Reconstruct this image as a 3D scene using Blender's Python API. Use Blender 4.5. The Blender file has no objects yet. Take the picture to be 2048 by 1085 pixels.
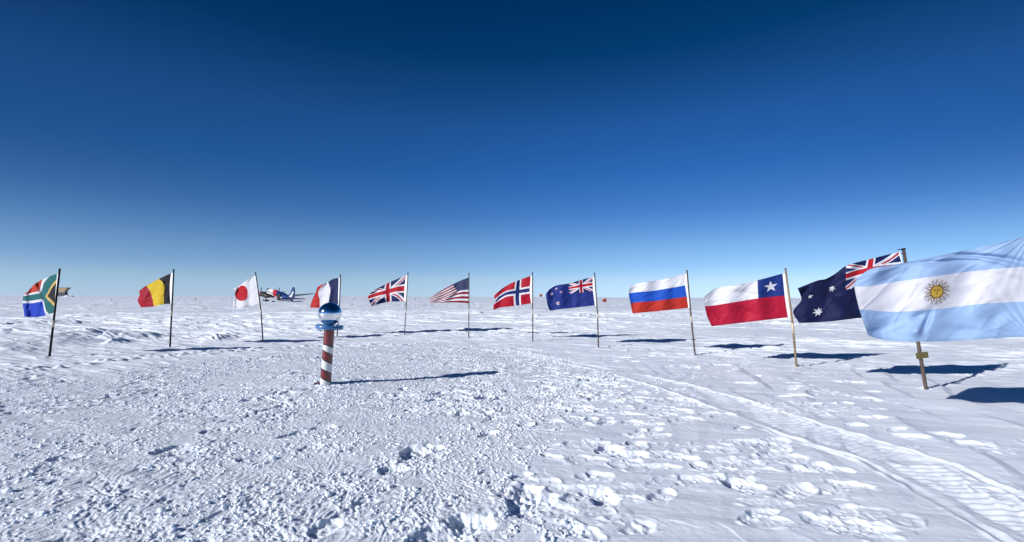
import bpy, math, random
import numpy as np
from mathutils import Vector, Matrix
C = bpy.context.scene
R = math.radians
# ------------------------------------------------------------------ camera
W0, H0, F = 2048.0, 1085.0, 910.0        # photograph size and focal length in its pixels
PITCH, ROLL, CAMZ = R(3.27), 0.0030, 1.5
F0 = np.array([0, math.cos(PITCH), math.sin(PITCH)]); U0 = np.array([0, -math.sin(PITCH), math.cos(PITCH)]); R0 = np.array([1.0, 0, 0])
RT = R0*math.cos(ROLL) + U0*math.sin(ROLL); UP = U0*math.cos(ROLL) - R0*math.sin(ROLL)
CAM = np.array([0, 0, CAMZ])
cd = bpy.data.cameras.new('camera'); cam = bpy.data.objects.new('camera', cd); C.collection.objects.link(cam)
cd.sensor_width = 36.0; cd.lens = 36.0*F/W0; cd.clip_start = 0.05; cd.clip_end = 30000
m = Matrix(((RT[0], UP[0], -F0[0], CAM[0]), (RT[1], UP[1], -F0[1], CAM[1]), (RT[2], UP[2], -F0[2], CAM[2]), (0, 0, 0, 1)))
cam.matrix_world = m
C.camera = cam
# ------------------------------------------------------------------ sky and sun
SUN_EL, SHADOW_AZ = 23.6, 30.5            # shadows run to +X turned 28 deg towards +Y
sx, sy = -math.cos(R(SHADOW_AZ)), -math.sin(R(SHADOW_AZ))
SUN = Vector((sx*math.cos(R(SUN_EL)), sy*math.cos(R(SUN_EL)), math.sin(R(SUN_EL))))
w = bpy.data.worlds.new('World'); C.world = w; w.use_nodes = True
nt = w.node_tree; nt.nodes.clear()
out = nt.nodes.new('ShaderNodeOutputWorld'); bg = nt.nodes.new('ShaderNodeBackground')
sky = nt.nodes.new('ShaderNodeTexSky'); sky.sky_type = 'NISHITA'; sky.sun_disc = False
sky.sun_elevation = R(SUN_EL); sky.sun_rotation = math.atan2(SUN.x, SUN.y)
sky.altitude = 2800; sky.air_density = 1.0; sky.dust_density = 0.1; sky.ozone_density = 2.0
bg.inputs['Strength'].default_value = 0.10
hs = nt.nodes.new('ShaderNodeHueSaturation'); hs.inputs['Saturation'].default_value = 1.0
gm = nt.nodes.new('ShaderNodeMix'); gm.data_type = 'RGBA'; gm.blend_type = 'MULTIPLY'; gm.inputs['Factor'].default_value = 1.0
tcw = nt.nodes.new('ShaderNodeTexCoord'); sep = nt.nodes.new('ShaderNodeSeparateXYZ'); crw = nt.nodes.new('ShaderNodeValToRGB')
nt.links.new(tcw.outputs['Generated'], sep.inputs[0]); nt.links.new(sep.outputs['Z'], crw.inputs[0])
els = crw.color_ramp.elements
els[0].position = 0.0; els[0].color = (0.605, 0.809, 1.353, 1)
els[1].position = 0.9; els[1].color = (0.0034999999999999996, 0.1792, 0.3654, 1)
for p, c in [(0.037, (0.722, 0.842, 1.119)), (0.065, (0.62, 0.79, 1.06)), (0.103, (0.56, 0.765, 1.03)), (0.177, (0.31, 0.60, 0.98)), (0.259, (0.165, 0.53, 0.97)), (0.354, (0.141, 0.485, 0.916)), (0.439, (0.062, 0.361, 0.692)), (0.477, (0.018, 0.304, 0.582)), (0.544, (0.005, 0.256, 0.522))]:
    e = els.new(p); e.color = c + (1,)
az1 = nt.nodes.new('ShaderNodeMath'); az1.operation = 'MULTIPLY'; az2 = nt.nodes.new('ShaderNodeMath'); az2.operation = 'MULTIPLY_ADD'; az2.inputs[1].default_value = -.65; az2.inputs[2].default_value = 1.0
az3 = nt.nodes.new('ShaderNodeVectorMath'); az3.operation = 'SCALE'
nt.links.new(sep.outputs['X'], az1.inputs[0]); nt.links.new(sep.outputs['X'], az1.inputs[1]); mrz = nt.nodes.new('ShaderNodeMapRange'); mrz.inputs[1].default_value = 0; mrz.inputs[2].default_value = .22; mrz.inputs[3].default_value = .08; mrz.inputs[4].default_value = 1.0
az4 = nt.nodes.new('ShaderNodeMath'); az4.operation = 'MULTIPLY'; nt.links.new(sep.outputs['Z'], mrz.inputs[0]); nt.links.new(az1.outputs[0], az4.inputs[0]); nt.links.new(mrz.outputs[0], az4.inputs[1]); nt.links.new(az4.outputs[0], az2.inputs[0])
nt.links.new(sky.outputs[0], hs.inputs['Color']); nt.links.new(hs.outputs[0], gm.inputs[6]); nt.links.new(crw.outputs[0], gm.inputs[7])
nt.links.new(gm.outputs[2], az3.inputs[0]); nt.links.new(az2.outputs[0], az3.inputs['Scale']); nt.links.new(az3.outputs[0], bg.inputs['Color']); nt.links.new(bg.outputs[0], out.inputs['Surface'])
ld = bpy.data.lights.new('sun', 'SUN'); ld.energy = 5.0; ld.angle = R(0.53); ld.color = (1.0, 0.98, 0.965)
lo = bpy.data.objects.new('sun', ld); C.collection.objects.link(lo)
lo.rotation_euler = SUN.to_track_quat('Z', 'Y').to_euler()
C.view_settings.view_transform = 'Standard'; C.view_settings.look = 'None'; C.view_settings.exposure = 0.08; C.view_settings.gamma = 1.0
C.view_settings.use_curve_mapping = False

# ------------------------------------------------------------------ helpers
def ray(px, py):
    d = F0*1.0 + RT*((px - W0/2)/F) + UP*((H0/2 - py)/F)
    return d
def flat(px, py, z=0.0):                      # where the sight line meets level ground
    d = ray(px, py); t = (z - CAMZ)/d[2]; return CAM + d*t
def tag(o, label=None, cat=None, group=None, kind=None):
    if label: o['label'] = label
    if cat: o['category'] = cat
    if group: o['group'] = group
    if kind: o['kind'] = kind
    return o
def link(name, verts, faces, mat, parent=None, smooth=True, mats=None, midx=None):
    me = bpy.data.meshes.new(name); me.from_pydata([tuple(v) for v in verts], [], [tuple(f) for f in faces])
    for q in (mats or [mat]): me.materials.append(q)
    if midx is not None: me.polygons.foreach_set('material_index', midx)
    if smooth: me.polygons.foreach_set('use_smooth', [True]*len(me.polygons))
    me.update()
    o = bpy.data.objects.new(name, me); C.collection.objects.link(o)
    if parent:
        o.parent = parent
        if parent.type == 'EMPTY': o.matrix_parent_inverse = Matrix.Translation(parent.location).inverted()
    return o
def empty(name, loc, label, cat, group=None):
    o = bpy.data.objects.new(name, None); C.collection.objects.link(o); o.location = loc; o.empty_display_size = .2
    return tag(o, label, cat, group)
class MB:
    def __init__(s): s.v = []; s.f = []; s.m = []
    def add(s, v, f, m=0):
        b = len(s.v); s.v += [tuple(p) for p in v]; s.f += [tuple(i+b for i in q) for q in f]; s.m += [m]*len(f); return s
    def box(s, c, ax, ay, az, m=0):           # centre and three half axes
        c, ax, ay, az = map(np.array, (c, ax, ay, az)); v = []
        for i in (-1, 1):
            for j in (-1, 1):
                for k in (-1, 1): v.append(c + ax*i + ay*j + az*k)
        return s.add(v, [(0,1,3,2),(4,6,7,5),(0,4,5,1),(2,3,7,6),(0,2,6,4),(1,5,7,3)], m)
    def tube(s, pts, rad, n=12, m=0, caps=True):
        pts = [np.array(p, float) for p in pts]; rad = rad if hasattr(rad, '__len__') else [rad]*len(pts); v = []; f = []
        for i, p in enumerate(pts):
            t = pts[min(i+1, len(pts)-1)] - pts[max(i-1, 0)]; t /= np.linalg.norm(t)
            a = np.cross(t, [0.1, 1, 0.05]);
            if np.linalg.norm(a) < .2: a = np.cross(t, [1, 0, 0])
            a /= np.linalg.norm(a); b = np.cross(t, a)
            for k in range(n):
                q = 2*math.pi*k/n; v.append(p + rad[i]*(a*math.cos(q) + b*math.sin(q)))
        for i in range(len(pts)-1):
            for k in range(n): f.append((i*n+k, i*n+(k+1) % n, (i+1)*n+(k+1) % n, (i+1)*n+k))
        if caps: f += [tuple(range(n))[::-1], tuple((len(pts)-1)*n+k for k in range(n))]
        return s.add(v, f, m)
    def build(s, name, mat, parent=None, smooth=True, mats=None):
        return link(name, s.v, s.f, mat, parent, smooth, mats, s.m if mats else None)

# ------------------------------------------------------------------ noise
def _h(ix, iy, seed):
    h = (ix.astype(np.uint32)*np.uint32(374761393) + iy.astype(np.uint32)*np.uint32(668265263) + np.uint32(seed*974634777 & 0xffffffff))
    h = (h ^ (h >> np.uint32(13)))*np.uint32(1274126177); return h ^ (h >> np.uint32(16))
def gn(x, y, seed=0):
    x = np.asarray(x, np.float64); y = np.asarray(y, np.float64)
    fx = np.floor(x); fy = np.floor(y); ix = fx.astype(np.int64); iy = fy.astype(np.int64); dx = (x-fx).astype(np.float32); dy = (y-fy).astype(np.float32)
    u = dx*dx*dx*(dx*(dx*6-15)+10); v = dy*dy*dy*(dy*(dy*6-15)+10)
    def g(a, b, px, py):
        t = (_h(ix+a, iy+b, seed) & np.uint32(1023)).astype(np.float32)*np.float32(2*math.pi/1024)
        return np.cos(t)*px + np.sin(t)*py
    n0 = g(0,0,dx,dy); n1 = g(1,0,dx-1,dy); n2 = g(0,1,dx,dy-1); n3 = g(1,1,dx-1,dy-1)
    return (n0 + u*(n1-n0) + v*((n2 + u*(n3-n2)) - (n0 + u*(n1-n0))))*1.5
def fbm(x, y, o, seed, gain=.5, lac=2.03):
    r = 0; a = 1
    for i in range(o):
        r = r + a*gn(x*lac**i, y*lac**i, seed+i*7); a *= gain
    return r
def sst(a, b, x):
    t = np.clip((x-a)/(b-a), 0, 1); return t*t*(3-2*t)

# ------------------------------------------------------------------ snow height field
WA = R(180-17); wx, wy = math.cos(WA), math.sin(WA)        # wind direction (flags fly this way)
GA = R(158); gx, gy = math.cos(GA), math.sin(GA)           # grain of the sastrugi
def path_w(pts): return [flat(*p)[:2] for p in pts]
TRACK_A = path_w([(900,690),(1040,708),(1200,742),(1340,785),(1560,870),(1730,925),(1850,990),(2000,1075),(2120,1150)])
TRACK_B = path_w([(980,694),(1100,715),(1380,770),(1500,805),(1640,850),(1760,885),(1900,930),(2048,1000),(2200,1090)])
FAR_TRACKS = [path_w([(900,627),(1100,637),(1240,634),(1400,640),(1600,652),(1750,657),(2100,664)]), path_w([(700,612),(1000,614),(1300,613),(1700,614),(2100,616)]),
              path_w([(0,603),(400,604.5),(900,605)])]
CAT_TRACK = path_w([(-120,757),(60,745),(250,720),(450,705),(640,692),(800,690)])
TRAMPLED = [flat(*p)[:2] for p in [(-300,775),(150,752),(500,712),(700,690),(900,683),(1080,700),(1220,745),(1260,800),(1160,830),(1090,880),(1010,960),(1080,1085),(1150,1400),(-900,1400)]]
def seg_dist(x, y, pts):                                   # distance to a path, signed side, and run along it
    best = np.full(x.shape, 1e9); side = np.zeros(x.shape); run = np.zeros(x.shape); acc = 0
    for a, b in zip(pts[:-1], pts[1:]):
        d = b-a; L = np.hypot(*d); t = np.clip(((x-a[0])*d[0] + (y-a[1])*d[1])/L**2, 0, 1)
        ex = x-a[0]-t*d[0]; ey = y-a[1]-t*d[1]; q = np.hypot(ex, ey); m_ = q < best
        best[m_] = q[m_]; side[m_] = np.sign(d[0]*ey - d[1]*ex)[m_]; run[m_] = (acc + t*L)[m_]; acc += L
    return best, side, run
def poly_sd(x, y, poly):                                   # signed distance, negative inside
    d = np.full(x.shape, 1e9); ins = np.zeros(x.shape, bool); n = len(poly)
    for i in range(n):
        a = poly[i]; b = poly[(i+1) % n]; e = b-a; t = np.clip(((x-a[0])*e[0]+(y-a[1])*e[1])/(e@e), 0, 1)
        d = np.minimum(d, np.hypot(x-a[0]-t*e[0], y-a[1]-t*e[1]))
        c = ((a[1] > y) != (b[1] > y)) & (x < (b[0]-a[0])*(y-a[1])/((b[1]-a[1]) or 1e-9) + a[0]); ins ^= c
    return np.where(ins, -d, d)
SCARPS = [(path_w([(-60,694),(30,692),(90,687),(150,677),(185,668)]), .26, 1.1), (path_w([(192,684),(225,680),(262,678),(300,674)]), .26, .8), (path_w([(-40,708),(20,706),(60,702)]), .14, .6),
          (path_w([(200,689),(222,688),(240,684)]), .16, .4), (path_w([(395,682),(440,677),(475,671)]), .16, .5), (path_w([(0,655),(90,650),(160,646)]), .2, 1.), (path_w([(620,666),(640,663),(655,664)]), .12, .5)]
FEET = [flat(*p)[:2] for p in ((1197,695),(1391,710),(1594,734),(1852,779))]
PRINTS = []                                                # x, y, half length, half width, angle, depth
def prints_in(poly_px, n, ln, dp, seed, ang=(-35, 35)):
    r_ = random.Random(seed); poly = [flat(*p)[:2] for p in poly_px]; xs = [p[0] for p in poly]; ys = [p[1] for p in poly]; k = 0
    while k < n:
        x = r_.uniform(min(xs), max(xs)); y = r_.uniform(min(ys), max(ys))
        if poly_sd(np.array([x]), np.array([y]), poly)[0] < 0:
            PRINTS.append((x, y, r_.uniform(*ln), r_.uniform(.055, .085), R(r_.uniform(*ang)), r_.uniform(*dp))); k += 1
prints_in([(1020,720),(1300,770),(1560,880),(1900,1085),(1100,1085),(1000,980),(1150,830)], 150, (.08,.22), (.008,.026), 3)
prints_in([(1020,710),(1300,770),(1330,880),(1100,850)], 70, (.10,.18), (.010,.028), 4)
prints_in([(750,780),(1100,760),(1120,1000),(1000,1120),(780,1120)], 26, (.08,.15), (.02,.045), 5, (-60, 80))
prints_in([(0,800),(600,760),(800,1085),(0,1085)], 26, (.10,.17), (.015,.03), 6, (10, 50))
prints_in([(1400,740),(1700,760),(2048,930),(1700,860)], 26, (.12,.2), (.012,.03), 8)
prints_in([(980,700),(1500,700),(1500,745),(1150,725)], 25, (.12,.2), (.02,.04), 9)
for p, l, wd, a, dp in (((1638,941),.27,.07,-4,.06),((1690,1050),.26,.10,-22,.06),((1530,885),.22,.07,-8,.06),((1590,985),.2,.09,25,.05),((1475,965),.16,.1,30,.09),
                        ((830,905),.2,.12,60,.11),((1050,1000),.28,.12,75,.09),((940,1050),.16,.13,0,.12),((880,1075),.2,.12,10,.11),((1200,990),.15,.12,90,.10),
                        ((1330,830),.18,.08,0,.05),((1260,910),.2,.09,-10,.07),((1215,900),.15,.09,20,.07)):
    q = flat(*p); PRINTS.append((q[0], q[1], l, wd, R(a), dp*.55))
def base_h(x, y, lod=None):
    """height of the snow at world x, y; lod is the mesh spacing there, finer relief fades out below it"""
    r = np.hypot(x, y); lod = np.full(x.shape, .01) if lod is None else lod
    def fade(wave): return np.clip(wave/(2.2*lod) - .6, 0, 1)
    a = x*gx + y*gy; c = -x*gy + y*gx
    wob = fbm(x*.08, y*.08, 2, 91)*.9; c2 = c + wob
    far = sst(8, 30, r)
    T = sst(.35, -.45, poly_sd(x, y, TRAMPLED) + fbm(x*.6, y*.6, 3, 11)*.6)
    h = .10*gn(x/17, y/17, 1)*sst(3, 25, r) + .35*gn(x/90, y/90, 2)*sst(40, 160, r) + 1.1*gn(x/500, y/500, 3)*sst(200, 700, r)
    # sastrugi: sharp-nosed ridges elongated along the grain
    s1 = fbm(a*.24, c2*1.5, 3, 21, .55); s2 = fbm(a*.6, c2*2.7, 3, 33, .5); s3 = fbm(a*1.5, c2*7, 3, 35, .55)
    patch = sst(-.1, .55, fbm(x*.12, y*.12, 2, 44) + .25*far + .22*sst(-2, -12, x))
    near = sst(9, 15, r)
    h = h + fade(.9)*(.009 + .010*near + .015*far)*np.abs(s1) + fade(.35)*(.004 + .008*near + .013*patch*near)*(1-T)*np.clip(s2, -.15, 1) + fade(.14)*(.0015 + .005*near + .011*patch*near)*(1-T)*s3
    # ledges cut by the wind
    ph = -c2*.75 + 1.1*gn(a*.22, c2*.7, 51) + .25*gn(a*1.1, c2*2.5, 151); saw = ph % 1.0
    h = h + fade(.4)*(.026+.050*patch)*np.where(saw < .90, saw/.90, (1-saw)/.10)*sst(.0, .4, gn(a*.3+7, c2*1.0, 152))*(1-.8*T)*near
    ph = -c2*2.6 + 1.3*gn(a*.7, c2*2.1, 53) + .3*gn(a*3, c2*6, 153); saw = ph % 1.0
    h = h + fade(.25)*(.020+.022*patch)*np.where(saw < .86, saw/.86, (1-saw)/.14)*sst(-.05, .35, gn(a*.8+7, c2*2.6, 154))*(1-T)*near
    ph = -c2*.22 + 1.1*gn(a*.06, c2*.2, 156) + .3*gn(a*.4, c2*.8, 157); saw = ph % 1.0
    h = h + .14*np.where(saw < .9, saw/.9, (1-saw)/.1)*sst(.05, .4, gn(a*.08+7, c2*.3, 158))*sst(18, 40, r)*sst(500, 250, r)
    ph = -c2*6 + 1.3*gn(a*2, c2*5, 159); saw = ph % 1.0
    h = h + fade(.2)*.007*np.where(saw < .8, saw/.8, (1-saw)/.2)*sst(0, .4, gn(a*1.6+7, c2*3.6, 160))*(1-T)*sst(7, 11, r)*sst(2, -2, x)
    k = gn(a*.16+15, c2*.8+9, 52); led = sst(.2, .25, k)*(1 - sst(.25, .9, k)); h = h + .05*led*sst(18, 28, r)
    for pts, hg, wn in SCARPS:
        n = (r < 40)
        if n.any():
            d, sd_, rn = seg_dist(x[n], y[n], pts); L_ = sum(np.hypot(*(q-p)) for p, q in zip(pts[:-1], pts[1:])); u = d*sd_ + .22*gn(x[n]*1.2, y[n]*1.2, 120) + .1*gn(x[n]*4, y[n]*4, 121)
            h[n] += hg*np.where(u < 0, np.exp(-(u/wn)**2), np.exp(-(u/.16)**2))*sst(0, L_*.3, rn)*sst(L_, L_*.7, rn)*sst(3, 1, d)
    # trampled clods, drawn out across the wind
    qx = x*.94 + y*.34; qy = -x*.34 + y*.94
    wq = fbm(x*2.1, y*2.1, 2, 63)*.12; qx = qx + wq; qy = qy + wq
    c0 = gn(qx*5.5, qy*3.6, 61); c3 = gn(qx*13, qy*8, 62); c4 = gn(qx*27, qy*17, 64); c5 = gn(qx*55, qy*38, 65)
    big = sst(-.5, .6, gn(x*1.1, y*.8, 66) + .3*gn(x*3, y*2, 69)); lump = sst(.12, .30, gn(qx*6.5, qy*4.6, 67) + .25*c3)
    pits = sst(.28, .5, gn(qx*4.4, qy*3.0, 99) + .25*c3)
    T2 = T*(.55 + .45*sst(-.4, .3, gn(x*.7, y*.5, 119)))
    c3b = gn(qx*15+40, qy*11, 162); c4b = gn(qx*31+9, qy*24, 164)
    h = h + (.74 + .2*sst(4, 8, r))*T2*(fade(.18)*.0075*c0 + fade(.08)*.0088*(.5*(1-2.2*np.abs(c3)) + 1.0*c3b)*(.5+.7*big) + fade(.04)*.0098*(c4b + .35*c4) + fade(.02)*.0050*c5 + fade(.15)*(.012*lump*big - .019*pits*big)*(.7 + .3*sst(4, 8, r)) + .012*fbm(x*.8, y*1.1, 2, 68))
    h = h + (1-T)*(fade(.06)*.0012*gn(x*17, y*24, 70) + fade(.3)*.005*gn(x*2, y*3, 71))
    # scuffed crumbs, patchy, outside the trampled ground
    sc = sst(.2, .5, gn(x*.9, y*1.2, 72)+.35*gn(x*3, y*4, 73)); crumb = np.clip(gn(qx*13, qy*13, 74)-.05, 0, 1)
    h = h + (1-T)*sc*fade(.08)*.018*crumb*sst(24, 10, r)
    crack = gn(qx*2.2, qy*2.4, 78); h = h + (1-T)*fade(.3)*.003*sst(.12, .16, crack)*(1-sst(.16, .6, crack))*sst(16, 8, r)*sst(4.5, 2.5, x)
    # gentle drift dunes on the right, crests across the wind
    ph = (x*.88 - y*.47)*1.25 + 1.0*gn(x*.45, y*.35, 76) + .25*gn(x*1.6, y*1.0, 79); saw = (ph % 1.0)
    dm = sst(3.6, 4.8, x)*sst(12, 8, y); h = h + dm*.034*np.where(saw < .8, saw/.8, (1-saw)/.2)*(.3+sst(-.5, .6, gn(x*.8, y*.5, 77)))
    dm2 = sst(1.0, 3.0, x)*(1-dm)*(1-T)*sst(14, 8, y); ph = (x*.88 - y*.47)*2.6 + 1.2*gn(x*.8, y*.6, 80); saw = ph % 1.0; h = h + dm2*.010*np.where(saw < .7, saw/.7, (1-saw)/.3)
    # mound round the ceremonial post and along the row of poles
    h = h + .05*np.exp(-((x+3.2)**2 + (y-7.9)**2)/1.2)
    for (fx_, fy_) in FEET: h = h + .030*np.exp(-((x-fx_+.02)**2 + (y-fy_-.0)**2)/.0075)*(1+.5*gn(x*14, y*14, 190))
    # snow scooter track: two ski lines with a cleated belt between
    if r.min() < 30:
        n = (r < 26)
        if n.any():
            xs, ys = x[n], y[n]; dA, sA, ra = seg_dist(xs, ys, TRACK_A); dB, sB, rb = seg_dist(xs, ys, TRACK_B)
            hh = np.zeros(xs.shape); nz = gn(xs*6, ys*6, 81)*.010
            for d, s in ((dA, sA), (dB, sB)):
                u = d*s + nz*1.5
                ev = sst(-.7, .1, gn(xs*.8, ys*.8, 87)); hh += ev*(-.012*np.exp(-((u)/.032)**2) + .010*np.exp(-((u+.058)/.022)**2)*(1+gn(xs*8, ys*8, 82)) + .007*np.exp(-((u-.055)/.022)**2)*(1+gn(xs*8, ys*8, 83)))
            inside = sst(.10, .2, dA)*sst(.08, .2, dB)*(sA*sB < 0)*(dA+dB < 1.6)
            patchy = sst(-.25, .25, gn(xs*1.3, ys*.7, 84)); cl = np.sin(2*math.pi*(ra/.085 + .22*gn(xs*1.7, ys*1.7, 85)))
            hh += inside*(-.012 + patchy*.008*cl + .004*gn(xs*9, ys*14, 86))*sst(10, 6, np.hypot(xs, ys))
            h[n] += hh
            dC, sC, rc = seg_dist(xs, ys, CAT_TRACK)
            for off in (-.16, .16):
                h[n] += .062*np.exp(-((dC*sC-off)/.08)**2)*np.clip(gn(rc*5.5, off*9, 88)+.45, 0, 1)
    for i, ft in enumerate(FAR_TRACKS):
        n = (r > 18) & (r < 400)
        if n.any():
            xs, ys = x[n], y[n]; d, s, rr = seg_dist(xs, ys, ft); wdt = (.5, 1.3, 1.3)[i]
            h[n] += (.14, .16, .16)[i]*np.exp(-(d/wdt)**2)*(.35+np.clip(fbm(xs*.9, ys*.9, 3, 95+i), 0, 1.2)*1.3)
    return h
def add_prints(x, y, h):
    DP = np.zeros(h.shape); RM = np.zeros(h.shape)
    for (px, py, hl, hw, an, dp) in PRINTS:
        pr = math.hypot(px, py); th = math.atan2(px, py); R_ = hl*2.2
        i0, i1 = np.searchsorted(RAD, [pr-R_, pr+R_]); j0, j1 = np.searchsorted(ANG, [th-R_/pr, th+R_/pr])
        if i1 <= i0 or j1 <= j0: continue
        sl = (slice(i0, i1), slice(j0, j1)); xs = x[sl]-px; ys = y[sl]-py; sd = int(px*1000) & 255
        u = (xs*math.cos(an)+ys*math.sin(an))/hl; v = (-xs*math.sin(an)+ys*math.cos(an))/hw
        wv = .34*gn(x[sl]*7, y[sl]*9, 200+sd) + .07*gn(x[sl]*22, y[sl]*22, 201+sd)
        v = v - .35*np.sin(u*2.2)*(.5); q = np.sqrt((np.abs(u)**2.6 + np.abs(v)**2.2)) + wv
        pit = -dp*sst(1.2, .62, q)*(1+.25*gn(x[sl]*16, y[sl]*16, 7) - .3*sst(.1, .5, gn(x[sl]*24, y[sl]*24, 8))); rim = .008*np.exp(-((q-1.25)/.16)**2)*np.clip(.3+gn(x[sl]*9, y[sl]*12, 9)*1.6, 0, 1.5)
        DP[sl] = np.minimum(DP[sl], pit); RM[sl] = np.maximum(RM[sl], rim)
    # the floor of a print is flattened: the relief under it is pressed down
    h += DP + RM*(DP > -.005)
def ramp(a, b, step):
    n = max(2, int(math.ceil(math.log(b/a)/step))); return list(a*(b/a)**(np.arange(n)/n))
QUAL = 1.35
RAD = np.array([.12, .3, .5, .75, 1.0, 1.25, 1.5] + ramp(1.7, 2.2, .01) + ramp(2.2, 13, .0024/QUAL) + ramp(13, 50, .0028/QUAL) + ramp(50, 200, .006) + ramp(200, 9000, .03) + [9000.])
d_ = .0019/QUAL
ANG = np.concatenate([np.linspace(-math.pi, -1.0, 90, endpoint=False), np.arange(-1.0, 1.0, d_), np.linspace(1.0, math.pi, 90, endpoint=False)])
RR, AA = np.meshgrid(RAD, ANG, indexing='ij'); X = RR*np.sin(AA); Y = RR*np.cos(AA)
dr = np.gradient(RAD); da = np.gradient(ANG); da[0] = da[-1] = .03
LOD = np.maximum(dr[:, None], RAD[:, None]*da[None, :]*.8)
Hh = np.zeros(X.shape)
for i in range(0, X.shape[0], 200):                        # in bands, to keep memory low
    Hh[i:i+200] = base_h(X[i:i+200].ravel(), Y[i:i+200].ravel(), LOD[i:i+200].ravel()).reshape(X[i:i+200].shape)
add_prints(X, Y, Hh)
Hh -= .02*sst(1.2, .3, RR)
nr, na = X.shape
co = np.empty((nr*na+1, 3), np.float32); co[:-1, 0] = X.ravel(); co[:-1, 1] = Y.ravel(); co[:-1, 2] = Hh.ravel(); co[-1] = (0, 0, float(Hh[0].mean()))
I = np.arange(nr*na).reshape(nr, na); a_ = I[:-1]; b_ = I[1:]
quads = np.stack([a_, b_, np.roll(b_, -1, 1), np.roll(a_, -1, 1)], -1).reshape(-1, 4)[:, ::-1]
tris = np.stack([np.full(na, nr*na), I[0], np.roll(I[0], -1)], -1)[:, ::-1]
me = bpy.data.meshes.new('snow_ground'); me.vertices.add(len(co)); me.vertices.foreach_set('co', co.ravel())
loops = np.concatenate([quads.ravel(), tris.ravel()]).astype(np.int32); me.loops.add(len(loops)); me.loops.foreach_set('vertex_index', loops)
ls = np.concatenate([np.arange(len(quads))*4, len(quads)*4+np.arange(len(tris))*3]).astype(np.int32)
me.polygons.add(len(ls)); me.polygons.foreach_set('loop_start', ls); me.polygons.foreach_set('loop_total', np.concatenate([np.full(len(quads), 4), np.full(len(tris), 3)]).astype(np.int32))
me.polygons.foreach_set('use_smooth', np.ones(len(ls), bool)); me.update(calc_edges=True); me.validate()
n_ = np.hypot(co[:, 0], co[:, 1]) < 40; tt = np.zeros(len(co), np.float32); sdv = poly_sd(co[n_, 0].astype(float), co[n_, 1].astype(float), TRAMPLED) + fbm(co[n_, 0]*.6, co[n_, 1]*.6, 3, 11)*.6; tt[n_] = sst(.35, -.45, sdv)
ta = me.attributes.new('Trampled', 'FLOAT', 'POINT'); ta.data.foreach_set('value', tt)
ground = bpy.data.objects.new('snow_ground', me); C.collection.objects.link(ground); ground['kind'] = 'structure'
def ground_z(x, y):
    r = math.hypot(x, y); i = int(np.clip(np.searchsorted(RAD, r), 0, nr-1)); j = int(np.clip(np.searchsorted(ANG, math.atan2(x, y)), 0, na-1)); return float(Hh[i, j])
def foot(px, py):                                          # where a sight line meets the snow
    z = 0.0
    for _ in range(6): p = flat(px, py, z); z = .5*z + .5*ground_z(p[0], p[1])
    p[2] = ground_z(p[0], p[1]); return p

# ------------------------------------------------------------------ materials
def nodes(name):
    mt = bpy.data.materials.new(name); mt.use_nodes = True; return mt, mt.node_tree, mt.node_tree.nodes['Principled BSDF']
def snow_mat():
    mt, t, b = nodes('snow'); L = t.links
    tc = t.nodes.new('ShaderNodeTexCoord')
    n1 = t.nodes.new('ShaderNodeTexNoise'); n1.inputs['Scale'].default_value = 1.3; n1.inputs['Detail'].default_value = 6
    cr = t.nodes.new('ShaderNodeValToRGB'); cr.color_ramp.elements[0].position = .3; cr.color_ramp.elements[0].color = (.79, .85, .945, 1)
    cr.color_ramp.elements[1].position = .7; cr.color_ramp.elements[1].color = (.84, .89, .965, 1)
    L.new(tc.outputs['Object'], n1.inputs['Vector']); L.new(n1.outputs['Fac'], cr.inputs[0]); L.new(cr.outputs[0], b.inputs['Base Color'])
    n2 = t.nodes.new('ShaderNodeTexNoise'); n2.inputs['Scale'].default_value = 60; n2.inputs['Detail'].default_value = 5; n2.inputs['Roughness'].default_value = .65
    n3 = t.nodes.new('ShaderNodeTexNoise'); n3.inputs['Scale'].default_value = 9; n3.inputs['Detail'].default_value = 6; n3.inputs['Roughness'].default_value = .7
    bp = t.nodes.new('ShaderNodeBump'); bp.inputs['Distance'].default_value = .012
    at = t.nodes.new('ShaderNodeAttribute'); at.attribute_name = 'Trampled'; mr = t.nodes.new('ShaderNodeMapRange'); mr.inputs[3].default_value = .22; mr.inputs[4].default_value = .9; L.new(at.outputs['Fac'], mr.inputs[0]); L.new(mr.outputs[0], bp.inputs['Strength'])
    bp2 = t.nodes.new('ShaderNodeBump'); bp2.inputs['Strength'].default_value = .35; bp2.inputs['Distance'].default_value = .02
    L.new(tc.outputs['Object'], n2.inputs['Vector']); L.new(tc.outputs['Object'], n3.inputs['Vector'])
    L.new(n3.outputs['Fac'], bp2.inputs['Height']); L.new(n2.outputs['Fac'], bp.inputs['Height']); L.new(bp2.outputs[0], bp.inputs['Normal']); L.new(bp.outputs[0], b.inputs['Normal'])
    b.inputs['Subsurface Weight'].default_value = .55; b.inputs['Subsurface Radius'].default_value = (.6, .85, 1.0); b.inputs['Subsurface Scale'].default_value = .022; b.subsurface_method = 'BURLEY'
    b.inputs['Roughness'].default_value = .62; b.inputs['Specular IOR Level'].default_value = .35
    return mt
SNOW = snow_mat(); me.materials.append(SNOW)
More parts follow.
